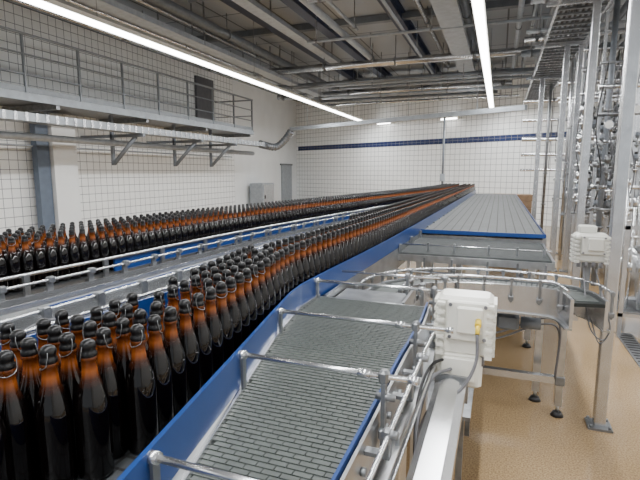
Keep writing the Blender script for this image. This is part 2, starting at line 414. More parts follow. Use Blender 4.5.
for path,rows,base,isA in ((frontA,5,0,True),(railB,7,.045,False)):
    for r_ in range(rows):
        pl=resample(offs(path,-(base+r_*RS)),PITCH/2)
        for i,p in enumerate(pl):
            if i%2!=r_%2: continue
            if isA and r_==4 and (p.y<3.2): continue
            q=p+Vector((random.uniform(-.0004,.0004),random.uniform(-.0004,.0004),0))
            if free(q): put(q,r_,isA)
def fx(y):
    tab=[(.05,-1.00),(.22,-.90),(.40,-.785),(.55,-.715),(.66,-.675),(.74,-.660)]
    for (a,b),(c,d) in zip(tab,tab[1:]):
        if y<=c: return b+(d-b)*(y-a)/(c-a)
    return tab[-1][1]
y=.74
while y>.08:
    x=fx(y)
    while x>fx(y)-.24:
        q=Vector((x,y,ZD))
        if free(q): put(q,0,True)
        x-=.003
    y-=.003
pos.sort(key=lambda t:t[0])
near=pos[:300]; far=pos[300:]
for k,(dp,q,r_,isA) in enumerate(near):
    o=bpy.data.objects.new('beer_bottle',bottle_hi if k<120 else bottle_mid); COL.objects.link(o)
    o.location=(q.x,q.y,ZD); o.rotation_euler=(0,0,random.uniform(0,6.28))
    o['label']='filled brown glass beer bottle with black cap on conveyor'; o['category']='bottle'; o['group']='beer bottles on the main conveyor' if isA else 'beer bottles on the second conveyor'
    if k<120:
        c=bpy.data.objects.new('bottle_cap',cap_hi); COL.objects.link(c); c.parent=o; c['label']='black closure cap'
        c=bpy.data.objects.new('wire_bail',wire_hi); COL.objects.link(c); c.parent=o; c['label']='thin steel closure wire'
for flag,lab in((True,'dense rows of brown beer bottles receding along the main conveyor'),(False,'dense rows of brown beer bottles receding along the second conveyor')):
    pts=[(q.x,q.y,0) for (dp,q,r_,a) in far if a==flag]
    if not pts: continue
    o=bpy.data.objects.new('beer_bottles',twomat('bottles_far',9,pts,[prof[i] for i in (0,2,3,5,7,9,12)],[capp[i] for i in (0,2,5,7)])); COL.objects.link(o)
    o.location=(0,0,ZD); o['kind']='stuff'; o['label']=lab; o['category']='bottles'

# ---------------------------------------------------------------- foreground modular belt conveyor
cF=thing('modular_belt_conveyor','grey modular plastic belt conveyor with steel crossbars and blue edge','conveyor',(-.43,1,0))
def lerp_tab(t,tab):
    for (a,b),(c,d) in zip(tab,tab[1:]):
        if t<=c: return b+(d-b)*max(0,(t-a))/(c-a)
    return tab[-1][1]
def bz(y): return 1.105+(y-.3)*.07 if y<1.37 else 1.18
def xl(y): return lerp_tab(y,[(.1,-.435),(.49,-.512),(1.0,-.612),(1.48,-.706),(1.74,-.750),(2.05,-.750),(2.3,-.74)])
def xr(y): return lerp_tab(y,[(.1,-.285),(.6,-.285),(.9,-.275),(1.65,-.255),(1.9,-.26),(2.3,-.30)])
YE=1.98
mb=MB(); y=.25; k=0; pitch=.0160
while y<YE:
    a,b_=xl(y),xr(y); wdt=.042; z=bz(y); slope=math.atan(.07) if y<1.37 else 0
    cx=b_-(wdt*.5 if k%2 else 0)-.004
    n=int((b_-a)/wdt)+2
    for i in range(n):
        hi=min(b_-.002,cx-i*wdt+wdt*.475); lo=max(a,cx-i*wdt-wdt*.475)
        if hi-lo<.006: continue
        mb.box(((hi+lo)/2,y,z-.0035),(hi-lo,pitch*.93,.004),(slope-.15,0,0))
    y+=pitch; k+=1
mb.obj('modular_belt','belt',cF)
mb=MB()
ys=[.2,.49,.75,1.0,1.25,1.37,1.48,1.74,YE]
vs=[];fs=[]
for t in ys: vs+= [(xl(t),t,bz(t)-.006),(xr(t),t,bz(t)-.006),(xr(t),t,bz(t)-.018),(xl(t),t,bz(t)-.018)]
for i in range(len(ys)-1):
    for kk in range(4): fs.append((i*4+kk,i*4+(kk+1)%4,(i+1)*4+(kk+1)%4,(i+1)*4+kk))
mb._add(vs,fs); mb.obj('belt_bed','beltbase',cF)
P=[Vector((xl(t),t,bz(t))) for t in ys]
Q=[Vector((xr(t),t,bz(t))) for t in ys]
MB().strip(P,-.010,.001,-.06,.012).obj('edge_rail','steel_b',cF)
MB().strip(Q,.003,.010,-.02,.022).obj('edge_strip','blue',cF)
MB().strip(Q,.014,.022,-.17,.010).obj('side_plate','steel',cF)
MB().strip(Q,.022,.05,-.17,-.16).obj('side_flange','steel',cF)
mb=MB()
for t in (.5,.62,.8,.92,1.15,1.27,1.4,1.55):
    p=Vector((xr(t)+.022,t,bz(t)-.05)); mb.cyl(p,p+Vector((.012,0,0)),.010,6); p=p+Vector((0,.03,-.07)); mb.cyl(p,p+Vector((.012,0,0)),.008,6)
mb.split('bolt','steel_d',cF)
for t,x1 in ((.60,-.215),(1.06,-.155),(1.46,-.11),(1.95,-.12)):
    m=MB(); m.cyl((xl(t)-.02,t,1.262),(x1,t,1.262),.0070,12); m.obj('cross_bar','steel_b',cF)
    m=MB(); m.cyl((xl(t)-.02,t,1.262),(xl(t)+.01,t,1.262),.011,12); m.cyl((x1-.02,t,1.262),(x1+.0,t,1.262),.010,12); m.cyl((xr(t)-.03,t,1.262),(xr(t)+.0,t,1.262),.011,12)
    m.split('bar_collar','steel_b',cF)
    m=MB(); xx=xr(t)+.035; m.box((xx,t,1.175),(.010,.026,.2)); m.box((xx,t,1.262),(.024,.030,.034),bev=.006); m.box((xx,t,1.12),(.018,.045,.032),bev=.005)
    m.cyl((xx-.02,t,1.21),(xx+.028,t,1.21),.009,10); m.obj('bar_bracket','steel_d',cF)
    m=MB(); m.box((xl(t)-.000,t,1.215),(.007,.018,.10)); m.obj('bar_bracket','steel_d',cF)
m=MB(); m.tube([(xr(t)+.075,t,bz(t)+.03) for t in ys[1:]],.006); m.tube([(xr(t)+.085,t,bz(t)-.07) for t in ys[1:]],.006); m.split('guide_rod','steel_b',cF)
for t in (.75,.95,1.2,1.34,1.58,1.8):
    m=MB(); x_=xr(t)+.05; m.box((x_,t,bz(t)-.02),(.06,.022,.01)); m.box((x_+.022,t,bz(t)+.012),(.016,.022,.06),bev=.003); m.cyl((x_+.01,t,bz(t)+.03),(x_+.045,t,bz(t)+.03),.010,10); m.obj('rod_clamp','steel_d',cF)
MB().box((-.225,1.25,.88),(.012,.12,.3)).obj('support_plate','steel',cF)
legs(cF,[(-.23,1.62),(-.25,.6)],0,1.0)
m=MB(); m.cyl((xl(YE),YE+.01,bz(YE)-.02),(xr(YE)+.03,YE+.01,bz(YE)-.02),.018,14); m.obj('end_roller','steel_d',cF)
cI=thing('infeed_frame','open stainless frame with rods and clamps behind the belt','conveyor frame',(-.45,2.15,1.1))
MB().box((-.55,2.16,1.14),(.34,.28,.012)).obj('slide_plate','steel_d',cI)
for x in(-.37,-.735): MB().box((x,2.16,1.12),(.012,.30,.12)).obj('side_plate','steel',cI)
m=MB(); m.cyl((-.74,2.28,1.24),(-.2,2.28,1.24),.0065,10); m.obj('cross_bar','steel_b',cI)
for x,y in((-.22,2.28),(-.40,2.28),(-.30,2.1)):
    m=MB(); m.box((x,y,1.16),(.012,.024,.18)); m.box((x,y,1.24),(.026,.032,.030),bev=.005); m.box((x+.02,y,1.12),(.04,.04,.025),bev=.004); m.obj('bar_bracket','steel_d',cI)
MB().box((-.32,2.05,.95),(.04,.5,.04)).obj('support_beam','steel',cI)
MB().box((-.32,2.2,.47),(.045,.045,.94)).obj('leg','steel',cI)
MB().box((-.17,2.0,1.0),(.14,.12,.12),bev=.01).obj('drive_housing','galv',cI)
bm=thing('cable_duct','satin steel rectangular cable duct along the conveyor','duct',(-.11,1,1.08))
m=MB(); m.box((-.115,.97,1.05),(.095,1.1,.075),bev=.02); m.obj('duct_body','steel_b',bm)
m=MB(); m.box((-.115,1.515,1.05),(.105,.012,.085)); m.box((-.115,.9,1.05),(.1,.012,.08)); m.split('duct_flange','steel_d',bm)
gm=thing('gear_motor','grey gear motor mounted on the belt conveyor drive shaft','motor',(-.2,.9,1.0))
m=MB(); m.cyl((-.2,.75,.93),(-.2,1.0,.93),.045,20); m.cyl((-.2,1.0,.93),(-.2,1.04,.93),.04,20,.025)
for i in range(7): m.cyl((-.2,.77+i*.032,.93),(-.2,.78+i*.032,.93),.052,20)
m.obj('motor_body','rail',gm)
MB().box((-.2,.7,.93),(.11,.1,.13),bev=.02).obj('gearbox','steel_d',gm)
MB().cyl((-.3,.7,.95),(-.15,.7,.95),.018,12).obj('drive_shaft','steel_b',gm)

def jbox(loc,w,d,h,label,mat='white'):
    e=thing('junction_box',label,'electrical box',loc)
    x,y,z=loc
    m=MB(); m.box((x,y,z),(w,d,h),bev=.012); m.obj('enclosure',mat,e)
    m=MB(); m.box((x+w*.06,y-d/2-.008,z+h*.12),(w*.74,.022,h*.66),bev=.005); m.box((x+w*.1,y-d/2-.026,z+h*.16),(w*.46,.02,h*.44),bev=.005); m.obj('lid',mat,e)
    m=MB()
    for i in range(7):
        zz=z+h/2-.022-i*h*.14
        m.box((x+w*.45,y-d/2-.010,zz),(w*.13,.026,.010)); m.box((x-w*.42,y-d/2-.010,zz),(w*.14,.026,.010)); m.box((x+w/2+.004,y,zz),(.014,d*.85,.010)); m.box((x-w/2-.004,y,zz),(.014,d*.85,.010))
    m.split('cooling_rib',mat,e)
    m=MB()
    for i in range(4):
        xx=x-w*.33+i*w*.22; m.cyl((xx,y-d*.35,z-h/2-.03),(xx,y-d*.35,z-h/2+.005),.011,10)
    m.split('cable_gland','wire',e)
    m=MB()
    for sx in(-1,1):
        for sz in(-1,1): m.cyl((x+w*.06+sx*w*.31,y-d/2-.024,z+h*.12+sz*h*.27),(x+w*.06+sx*w*.31,y-d/2-.015,z+h*.12+sz*h*.27),.006,8)
    m.split('lid_screw','wire',e)
    return e
j1=jbox((-.085,1.62,1.245),.175,.12,.20,'cream white junction box with yellow plug and cables')
MB().box((-.10,1.615,1.095),(.155,.11,.12),bev=.01).obj('lower_enclosure','white',j1)
MB().box((-.10,1.555,1.10),(.11,.016,.08),bev=.004).obj('lower_lid','white',j1)
m=MB(); m.cyl((-.04,1.525,1.28),(-.04,1.49,1.275),.010,12); m.cyl((-.04,1.49,1.275),(-.04,1.47,1.255),.007,12); m.obj('plug','yellow',j1)
MB().box((-.095,1.63,1.02),(.06,.06,.12)).obj('mounting_foot','steel_d',j1)
cb=thing('cable_bundle','grey cables hanging from the junction box to the motor','cable',(-.1,1.5,1.1))
MB().tube(smooth_path([(-.04,1.47,1.255),(-.04,1.45,1.17),(-.08,1.42,1.09),(-.16,1.38,1.04),(-.19,1.3,.98)]),.005).obj('cable','wire',cb)
MB().tube(smooth_path([(-.12,1.55,1.1),(-.17,1.45,1.1),(-.19,1.33,1.02),(-.18,1.2,.92),(-.2,1.05,.95)]),.0055).obj('cable','wire',cb)
MB().tube(smooth_path([(-.13,1.57,1.13),(-.18,1.5,1.12),(-.2,1.38,1.06),(-.19,1.27,.96),(-.17,1.18,.92),(-.19,1.04,.97)]),.005).obj('cable','black',cb)
j2=jbox((.525,3.17,1.305),.175,.12,.17,'grey beige junction box at the end of the curved conveyor','beige')
MB().box((.51,3.20,1.41),(.09,.09,.045),bev=.006).obj('top_enclosure','beige',j2)
MB().box((.525,3.21,1.13),(.035,.035,.20)).obj('mounting_post','steel_d',j2)
cb=thing('cable_loop','thin grey cable looped below the junction box','cable',(.6,3.0,1.1))
MB().tube(smooth_path([(.50,3.17,1.19),(.50,3.0,1.0),(.53,2.96,.86),(.60,2.98,.8),(.64,3.05,.88),(.60,3.15,1.05)]),.004).obj('cable','wire',cb)
MB().tube(smooth_path([(.56,3.17,1.19),(.60,3.0,.98),(.63,2.99,.86),(.58,2.98,.78),(.54,3.05,.9)]),.004).obj('cable','wire',cb)

# ---------------------------------------------------------------- curved small conveyor
ZU=1.03
U=smooth_path([(-.56,2.33,ZU+.06),(-.565,2.55,ZU+.05),(-.53,2.80,ZU+.03),(-.43,3.02,ZU+.01),(-.24,3.16,ZU),(.0,3.20,ZU),(.2,3.20,ZU),(.36,3.17,ZU),(.46,3.07,ZU),(.50,2.88,ZU)],8)
cU=thing('curved_conveyor','narrow stainless conveyor curving in front of the wide table','conveyor',(0,3.3,0))
mb=MB(); mb.strip(U,-.08,.08,-.02,0); mb.obj('chain_belt','beltbase',cU)
mb=MB()
for p,p2 in zip(resample(offs(U,0),.03),resample(offs(U,0),.03)[1:]):
    d=p2-p; mb.box(p+Vector((0,0,.003)),(.022,.115,.007),(0,0,math.atan2(d.y,d.x)))
mb.obj('chain_plates','belt',cU,kind='stuff')
for a_,b_ in((-.098,-.08),(.08,.098)): MB().strip(U,a_,b_,-.15,.020).obj('side_plate','steel_b',cU)
for a_ in(-.098,.080): MB().strip(U,a_-(.02 if a_<0 else 0),a_+(.018 if a_<0 else .038),-.16,-.15).obj('frame_flange','steel',cU)
mb=MB()
for o_ in(-.115,.115): mb.tube(offs(U,o_,.065),.008)
mb.split('guide_tube','steel_b',cU)
for s in(-1,1):
    for p in resample(offs(U,s*.115,.0),.16):
        b_=MB(); b_.box(p+Vector((0,0,-.01)),(.014,.014,.15)); b_.box(p+Vector((0,0,.058)),(.022,.022,.03),bev=.004); b_.box(p+Vector((0,0,-.06)),(.030,.030,.03),bev=.004); b_.obj('rail_bracket','steel_d',cU)
legs(cU,[(.475,3.60),(-.45,2.95)],0,.93,.045)
MB().box((-.08,3.60,.27),(1.06,.05,.05)).obj('cross_beam','steel_b',cU)
MB().box((.475,3.60,.27),(.065,.065,.065),bev=.005).obj('beam_clamp','steel_d',cU)
MB().box((.475,3.40,.86),(.04,.44,.04)).obj('support_arm','steel_b',cU)
MB().box((-.05,3.35,.83),(1.0,.04,.04)).obj('support_arm','steel_d',cU)
MB().box((-.15,3.35,.70),(.04,.04,.3)).obj('support_arm','steel_d',cU)
MB().box((.10,3.30,.76),(.14,.10,.10),bev=.015).obj('drive_housing','rail',cU)
MB().cyl((.18,3.30,.76),(.30,3.30,.76),.04,18).obj('drive_motor','rail',cU)
uc=thing('cable_conduit','grey cables strung under the curved conveyor frame','cable',(-.1,3.3,.8))
for dy,dz in((0,0),(.03,-.05)):
    MB().tube(smooth_path([(-.5,2.9+dy,.85+dz),(-.3,3.12+dy,.75+dz),(.0,3.24+dy,.68+dz),(.3,3.36+dy,.78+dz),(.44,3.5+dy,.7+dz),(.44,3.54+dy,.3)]),.007).obj('cable','wire',uc)

# ---------------------------------------------------------------- transverse conveyor and wide table
cT=thing('transfer_conveyor','short grey belt transfer conveyor with steel frame','conveyor',(-.15,4.0,0))
MB().box((-.165,4.03,1.115),(1.07,.92,.03)).obj('chain_belt','transdeck',cT)
m=MB()
for i in range(26): m.box((-.165,3.6+i*.0345,1.132),(1.05,.026,.004))
m.obj('slats','slat',cT)
for c_,d_ in(((-.165,3.56,1.10),(1.10,.016,.05)),((.38,4.03,1.10),(.016,.94,.07)),((-.165,4.50,1.085),(1.10,.016,.09))): MB().box(c_,d_).obj('frame','steel',cT)
m=MB(); m.cyl((-.70,3.72,1.18),(.38,3.72,1.18),.006,10); m.cyl((-.70,3.53,1.0),(.38,3.53,1.0),.012,10); m.split('guide_tube','steel_b',cT)
for x in(-.5,-.3,-.05,.15,.33):
    for y,zz in((3.72,1.15),(3.545,1.06)): MB().box((x,y,zz),(.014,.014,.10)).obj('rail_bracket','steel_d',cT)
legs(cT,[(-.5,3.75),(.34,3.8)],0,1.05)
tb=thing('accumulation_table','wide grey bottle accumulation table with blue border','conveyor table',(0,8.5,0))
x0,x1,y0,y1=-.66,.40,4.58,13.2
lp=[Vector((-.695,y0,ZD)),Vector((-.67,6.5,ZD)),Vector((-.645,8,ZD)),Vector((-.575,y1,ZD))]; rp=[Vector((x1,p.y,ZD)) for p in lp]
m=MB(); deck_between(m,lp,rp,ZD); m.obj('table_chain','tabledeck',tb)
m=MB(); m.box(((-.69+x1)/2,y0-.01,ZD+.004),(x1+.69+.02,.010,.036)); m.box((x1+.01,(y0+y1)/2,ZD+.003),(.008,y1-y0,.022)); m.split('side_guide','blue',tb)
m=MB(); m.box((x1+.004,(y0+y1)/2,ZD-.09),(.03,y1-y0,.15)); m.box((-.13,y0+.01,ZD-.11),(1.10,.02,.15)); m.split('frame','steel',tb)
legs(tb,[(.34,5.0),(-.35,5.0),(.34,7.5),(.34,10),(.34,12.9)],0,1.03,.055)
MB().box((0,5.0,.35),(.72,.045,.045)).obj('cross_beam','steel_d',tb)
MB().box((.34,8.9,.35),(.045,7.8,.045)).obj('cross_beam','steel_d',tb)
cr=thing('cardboard_stack','low stack of brown cardboard sheets behind the table','cardboard',(.3,14.2,0))
m=MB()
for i in range(6): m.box((.35+random.uniform(-.02,.02),14.2,.15+i*.18),(1.0,.8,.17))
m.split('cardboard_sheet','wood',cr)
MB().box((.35,14.2,.03),(1.1,.9,.06)).obj('pallet','wood',cr)
wp=thing('drip_tray','shallow stainless drip tray under the conveyor frames','tray',(-.2,2.6,.55))
MB().box((-.35,2.7,.56),(.55,.9,.02)).obj('pan','steel_d',wp)
for x,y in((-.58,2.3),(-.12,2.3),(-.58,3.1),(-.12,3.1)): MB().box((x,y,.275),(.03,.03,.55)).obj('leg','steel_d',wp)

# ---------------------------------------------------------------- steel posts
def post(x,y,ztop,r,label):
    e=thing('steel_post',label,'post',(x,y,0),'steel support posts')
    MB().box((x,y,ztop/2),(r*2,r*2,ztop),bev=.006).obj('shaft','steel_b',e)
    MB().box((x,y,.008),(r*4.2,r*4.2,.016)).obj('base_plate','steel_d',e)
    m=MB()
    for sx in(-1,1):
        for sy in(-1,1): m.cyl((x+sx*r*1.6,y+sy*r*1.6,.016),(x+sx*r*1.6,y+sy*r*1.6,.035),.01,6)
    m.split('anchor_bolt','steel_d',e)
LZ=3.95
post(.73,3.54,CZ,.036,'square stainless steel post bolted to the tan floor')
for (x,y,r) in((1.02,7.0,.045),(.95,9.2,.045),(.80,12.2,.05),(1.16,9.2,.04)):
    post(x,y,LZ-.11,r,'tall steel post carrying the overhead cable ladder')
for (x,y,r) in((1.75,7.9,.045),(1.3,11.2,.04)): post(x,y,4.7,r,'tall steel post beside the filling machine')
lt=thing('cable_ladder','wide overhead cable ladder on steel posts','cable tray',(.9,9,LZ))
m=MB(); m.box((.60,10,LZ),(.03,12.5,.12)); m.box((1.2,10,LZ),(.03,12.5,.12)); m.split('side_rail','steel_b',lt)
m=MB()
for i in range(50): m.box((.9,3.9+i*.25,LZ-.04),(.6,.05,.025))
m.split('rung','steel_d',lt)
m=MB()
for i in range(7): m.tube([(.68+i*.07,3.8,LZ+.01*(i%2)),(.68+i*.07,9,LZ),(.68+i*.07,16.2,LZ)],.02,8)
m.split('cable','wire',lt)
for y in (5.2,7.0,9.2,12.2):
    MB().box((.95,y,LZ-.08),(1.0,.05,.05)).obj('cross_arm','steel_b',lt)
# ---------------------------------------------------------------- filling machine
MX,MY=2.0,9.7
fm=thing('filling_machine','stainless filling machine with pipes, valves and gauges','machine',(MX,MY,0))
m=MB(); m.box((MX,MY,.75),(1.4,2.2,.9),bev=.03); m.obj('body','steel_b',fm)
m=MB(); m.box((MX,MY,1.23),(1.5,2.3,.04)); m.obj('top_plate','steel_b',fm)
for sx in(-1,1):
    for sy in(-1,1): MB().cyl((MX+sx*.6,MY+sy*.95,0),(MX+sx*.6,MY+sy*.95,.32),.05,12).obj('foot','steel_d',fm)
m=MB(); m.lathe([(.36,1.25),(.36,1.5),(.30,1.56),(.30,2.1),(.2,2.25),(.08,2.3)],(MX,MY,0),28); m.obj('bowl','steel_d',fm)
for k in range(24):
    a=k/24*6.283; x=MX+.6*math.cos(a); y=MY+.6*math.sin(a)
    m=MB(); m.cyl((x,y,1.25),(x,y,1.9),.014,8); m.cyl((x,y,1.9),(x,y,2.12),.028,10); m.cyl((x,y,1.5),(x,y,1.6),.034,10); m.cyl((x,y,2.12),(x,y,2.2),.012,8); m.obj('filling_valve','steel_b',fm)
m=MB(); m.lathe([(.62,2.2),(.64,2.2),(.64,2.26),(.62,2.26)],(MX,MY,0),32); m.obj('ring_manifold','steel_d',fm)
for sx in(-1,1):
    for sy in(-1,1):
        MB().box((MX+sx*.7,MY+sy*1.1,2.05),(.045,.045,1.64)).obj('guard_frame','steel_b',fm)
for z in(2.0,2.85):
    MB().box((MX,MY-1.1,z),(1.4,.04,.04)).obj('guard_frame','steel_b',fm)
    MB().box((MX-.7,MY,z),(.04,2.2,.04)).obj('guard_frame','steel_b',fm)
sc=thing('pump_skid','open stainless pump skid with small tank and valves','pump skid',(1.6,6.0,0))
for x in(1.27,1.95):
    for y in(5.65,6.35): MB().box((x,y,.6),(.04,.04,1.2)).obj('frame_post','steel_b',sc)
for z in(.25,1.18):
    for c_,d_ in(((1.61,5.65,z),(.72,.04,.04)),((1.61,6.35,z),(.72,.04,.04)),((1.27,6,z),(.04,.74,.04)),((1.95,6,z),(.04,.74,.04))): MB().box(c_,d_).obj('frame_bar','steel_b',sc)
MB().box((1.61,6.0,.28),(.66,.68,.012)).obj('base_sheet','steel_d',sc)
m=MB(); m.lathe([(.05,.32),(.20,.36),(.24,.42),(.24,.85),(.20,.92),(.06,.97)],(1.56,6.0,0),28); m.obj('tank','steel_b',sc)
for x,y,z0,h in((1.34,5.75,.3,1.1),(1.44,5.72,.3,1.5),(1.34,6.1,.3,1.3),(1.5,6.25,.3,1.6),(1.34,6.28,.3,1.7)):
    m=MB(); m.cyl((x,y,z0),(x,y,z0+h),.014,10); m.cyl((x,y,z0+.4),(x,y,z0+.5),.026,12); m.cyl((x,y,z0+h),(x,y,z0+h+.08),.024,12); m.cyl((x-.06,y,z0+h*.7),(x+.06,y,z0+h*.7),.014,10); m.obj('riser_pipe','steel_b',sc)
random.seed(21)
VP=[(1.42,6.9,4.9,.03),(1.50,7.1,5.2,.04),(1.45,8.2,5.2,.04),(1.62,8.25,4.4,.03),(1.3,8.85,3.2,.025),(1.2,10.4,5.2,.03),(1.35,10.8,4.4,.045),(1.9,11.6,3.9,.045),(2.2,11.3,5.2,.03),(1.5,12.8,4.6,.04),(1.9,13.2,5.2,.05),(2.4,12.8,4.0,.045),(1.1,13.6,5.2,.035),(2.75,12.3,5.2,.055)]
for i,(x,y,top,r) in enumerate(VP):
    e=thing('process_pipe','vertical stainless process pipe with flanges','pipe',(x,y,0),'vertical process pipes')
    MB().cyl((x,y,0),(x,y,top),r,12).obj('pipe_run',('steel_d','steel_b','rail','steel_b')[i%4],e)
    m=MB()
    for z in (.9,1.7+.1*(i%3),2.5+.07*(i%4)): m.cyl((x,y,z),(x,y,z+.03),r*1.7,14)
    m.split('flange','steel_d',e)
def valve_rack(X0,X1,Y,zs,dx,sc_,hose=8):
    vm=thing('valve_rack','stainless pipe rack holding manifold pipes and pneumatic valves','pipe rack',((X0+X1)/2,Y,0))
    for x in(X0+.05,X1-.05):
        MB().box((x,Y+.08,1.9),(.035,.035,3.8)).obj('rack_post','steel_b',vm)
    for i,z in enumerate(list(zs)+[zs[-1]+.35,zs[-1]+.7,zs[-1]+1.0]):
        MB().cyl((X0,Y,z),(X1,Y,z),.018+.008*(i%3),12).obj('manifold_pipe','steel_b' if i%2 else 'steel_d',vm)
    x=X0+.05
    while x<X1-.02:
        for z in zs:
            if random.random()<.18: continue
            xx=x+random.uniform(-.03,.03); dk=random.random(); y=Y-.1*sc_-random.uniform(0,.08); zz=z+random.uniform(-.05,.05); s_=sc_*random.uniform(.7,1.15)
            m=MB(); m.cyl((xx,Y,z),(xx,y,zz),.016*s_,10); m.cyl((xx,y,zz-.10*s_),(xx,y,zz+.05*s_),.018*s_,10); m.cyl((xx,y,zz-.07*s_),(xx,y,zz-.05*s_),.034*s_,12); m.cyl((xx-.05,y,zz),(xx+.05,y,zz),.016*s_,10); m.obj('valve_body','steel_b' if dk<.5 else 'steel_d',vm)
            m=MB(); m.cyl((xx,y,zz+.05*s_),(xx,y,zz+.14*s_),.030*s_,12); m.cyl((xx,y,zz+.08*s_),(xx,y,zz+.10*s_),.036*s_,12); m.obj('actuator',('steel_b','rail','steel_d','rail')[int(dk*3.99)],vm)
            if dk<.6: MB().cyl((xx,y,zz+.14*s_),(xx,y,zz+.17*s_),.022*s_,12).obj('control_head','black',vm)
        x+=dx
    for k in range(hose):
        x=X0+.04+k*(X1-X0-.1)/hose; z0=zs[0]+.15*(k%3); MB().tube(smooth_path([(x,Y-.04,z0),(x+.04,Y-.16,z0+.5),(x-.05,Y-.1,z0+1.1),(x+.05,Y-.03,zs[-1]+1.0)],5),.008,6).obj('air_hose','wire' if k%2 else 'black',vm)
    for k in range(2):
        x=X0+.12+k*.3; z=zs[-1]+.2+.18*k
        m=MB(); m.cyl((x,Y,z),(x,Y-.18,z),.012,8); m.cyl((x,Y-.16,z),(x,Y-.20,z),.055,20); m.obj('pressure_gauge','steel_b',vm)
        MB().cyl((x,Y-.20,z),(x,Y-.205,z),.045,20).obj('gauge_dial','dial',vm)
valve_rack(1.1,2.3,8.5,(1.1,1.35,1.6,1.85,2.1,2.35,2.6),.12,1.25,7)
valve_rack(1.15,1.75,7.25,(1.25,1.55,1.85,2.15),.13,1.0,4)
valve_rack(1.05,2.6,11.0,(1.2,1.6,2.0,2.4,2.8),.16,1.6,5)
for i,(z,y,r) in enumerate([(3.2,10.75,.045),(3.5,10.8,.06),(2.6,13.9,.06),(3.1,13.95,.05),(3.6,14.0,.07),(2.2,13.9,.05),(1.8,13.95,.04)]):
    e=thing('process_pipe','horizontal stainless process pipe on wall supports','pipe',(2,y,z),'horizontal process pipes')
    MB().cyl((1.0 if y<12 else .5,y,z),(5.5 if y<12 else 5,y,z),r*.8,12).obj('pipe_run','steel_b',e)
    m=MB()
    for x in(1.2,2.6,4.2): m.cyl((x,y+.03,z),(x,y+.03,CZ),.012,6)
    m.split('hanger','steel_d',e)
dr=thing('floor_drain','stainless slotted drain channel set in the floor','drain',(1.2,4.8,0))
m=MB(); m.box((1.35,4.6,.004),(.16,2.4,.008)); m.obj('frame','steel_d',dr)
m=MB()
for i in range(30): m.box((1.35,3.5+i*.076,.009),(.12,.02,.004))
m.split('slot','black',dr)

# ---------------------------------------------------------------- mezzanine
PX=-8.1; PZ=3.15; PY0,PY1=1.5,14.8
mz=thing('mezzanine_platform','grey steel mezzanine walkway along the tiled wall','platform',(-8.8,8,PZ))
MB().box(((PX+WX)/2,(PY0+PY1)/2,PZ-.04),(-WX+PX-.02,PY1-PY0,.05)).obj('deck','steel_d',mz)
m=MB(); m.box((PX,(PY0+PY1)/2,PZ-.05),(.07,PY1-PY0,.14)); m.obj('edge_beam','galv',mz)
for y in (4.0,7.0,9.5,12.0,14.6):
    m=MB(); m.box(((PX+WX)/2,y,PZ-.14),(-WX+PX,.08,.12)); m.obj('cross_beam','steel_d',mz)
hr=thing('guard_railing','grey steel guard railing with mid rails','railing',(PX,8,PZ))
RZ=4.2
m=MB(); m.cyl((PX,PY0,RZ),(PX,PY1,RZ),.026,10); m.obj('top_rail','railing',hr)
for z in (3.85,3.5): MB().cyl((PX,PY0,z),(PX,PY1,z),.018,8).obj('mid_rail','railing',hr)
MB().box((PX,(PY0+PY1)/2,3.23),(.01,PY1-PY0,.10)).obj('kick_plate','railing',hr)
y=PY0+.05
while y<PY1+.1:
    MB().box((PX,y,3.65),(.05,.03,1.08)).obj('rail_post','railing',hr); y+=1.2
m=MB(); m.cyl((PX,PY1,RZ),(WX,PY1,RZ),.024,10); m.cyl((PX,PY1,3.67),(WX,PY1,3.67),.016,10); m.split('end_rail','railing',hr)
ct=thing('cable_tray','white ribbed cable tray bracketed below the mezzanine','cable tray',(-7.9,8,2.68))
MB().box((-7.9,8.3,2.635),(.36,13.4,.012)).obj('tray_bottom','steel_d',ct)
m=MB(); m.box((-7.72,8.3,2.70),(.012,13.4,.14)); m.box((-8.08,8.3,2.70),(.012,13.4,.14)); m.split('tray_side','galv',ct)
m=MB()
for i in range(66): m.box((-7.71,1.75+i*.203,2.70),(.02,.06,.145))
m.split('tray_rib','steel_b',ct)
m=MB()
for i in range(5): m.tube([(-8.0+i*.05,1.7,2.75),(-8.0+i*.05,8,2.75),(-8.0+i*.05,14.9,2.75)],.035,8)
m.split('cable','white',ct)
for y in (5.1,8.9,11.2,13.0):
    MB().box((-8.65,y,2.59),(1.9,.07,.07)).obj('bracket_arm','rail',ct)
    MB().cyl((-7.95,y,2.56),(-8.62,y,1.95),.05,8).obj('bracket_brace','rail',ct)
    MB().box((-8.65,y,2.49),(.07,.07,1.16)).obj('bracket_strut','rail',ct)
for z,r,x in((2.42,.07,-8.5),(2.3,.022,-9.4)):
    e=thing('wall_pipe','slim grey pipe running along the tiled wall','pipe',(x,8,z),'pipes along the tiled wall')
    MB().cyl((x,0,z),(x,15.5,z),r,12).obj('pipe_run','galv',e)
fb=thing('flexible_duct','grey ribbed flexible duct elbow','duct',(-7.6,15.2,2.6))
pp=smooth_path([(-7.9,14.9,2.72),(-7.85,15.3,2.68),(-7.6,15.6,2.65),(-7.3,15.7,2.9),(-7.05,15.7,3.2)],8)
m=MB(); m.tube(pp,.12,12); m.obj('duct_run','steel_d',fb)
m=MB()
for i in range(1,len(pp)-1,2):
    d=(pp[i+1]-pp[i-1]).normalized(); m.cyl(pp[i]-d*.02,pp[i]+d*.02,.135,14)
m.split('rib','rail',fb)
tr=thing('overhead_trunking','long light grey trunking crossing the hall','trunking',(-3,13.5,3))
a=Vector((-7.05,15.7,3.22)); b_=Vector((.5,12.45,3.3)); d=b_-a
m=MB(); m.box((a+b_)/2,(d.length,.16,.12),(0,0,math.atan2(d.y,d.x))); m.obj('trunking_body','galv',tr)
m=MB()
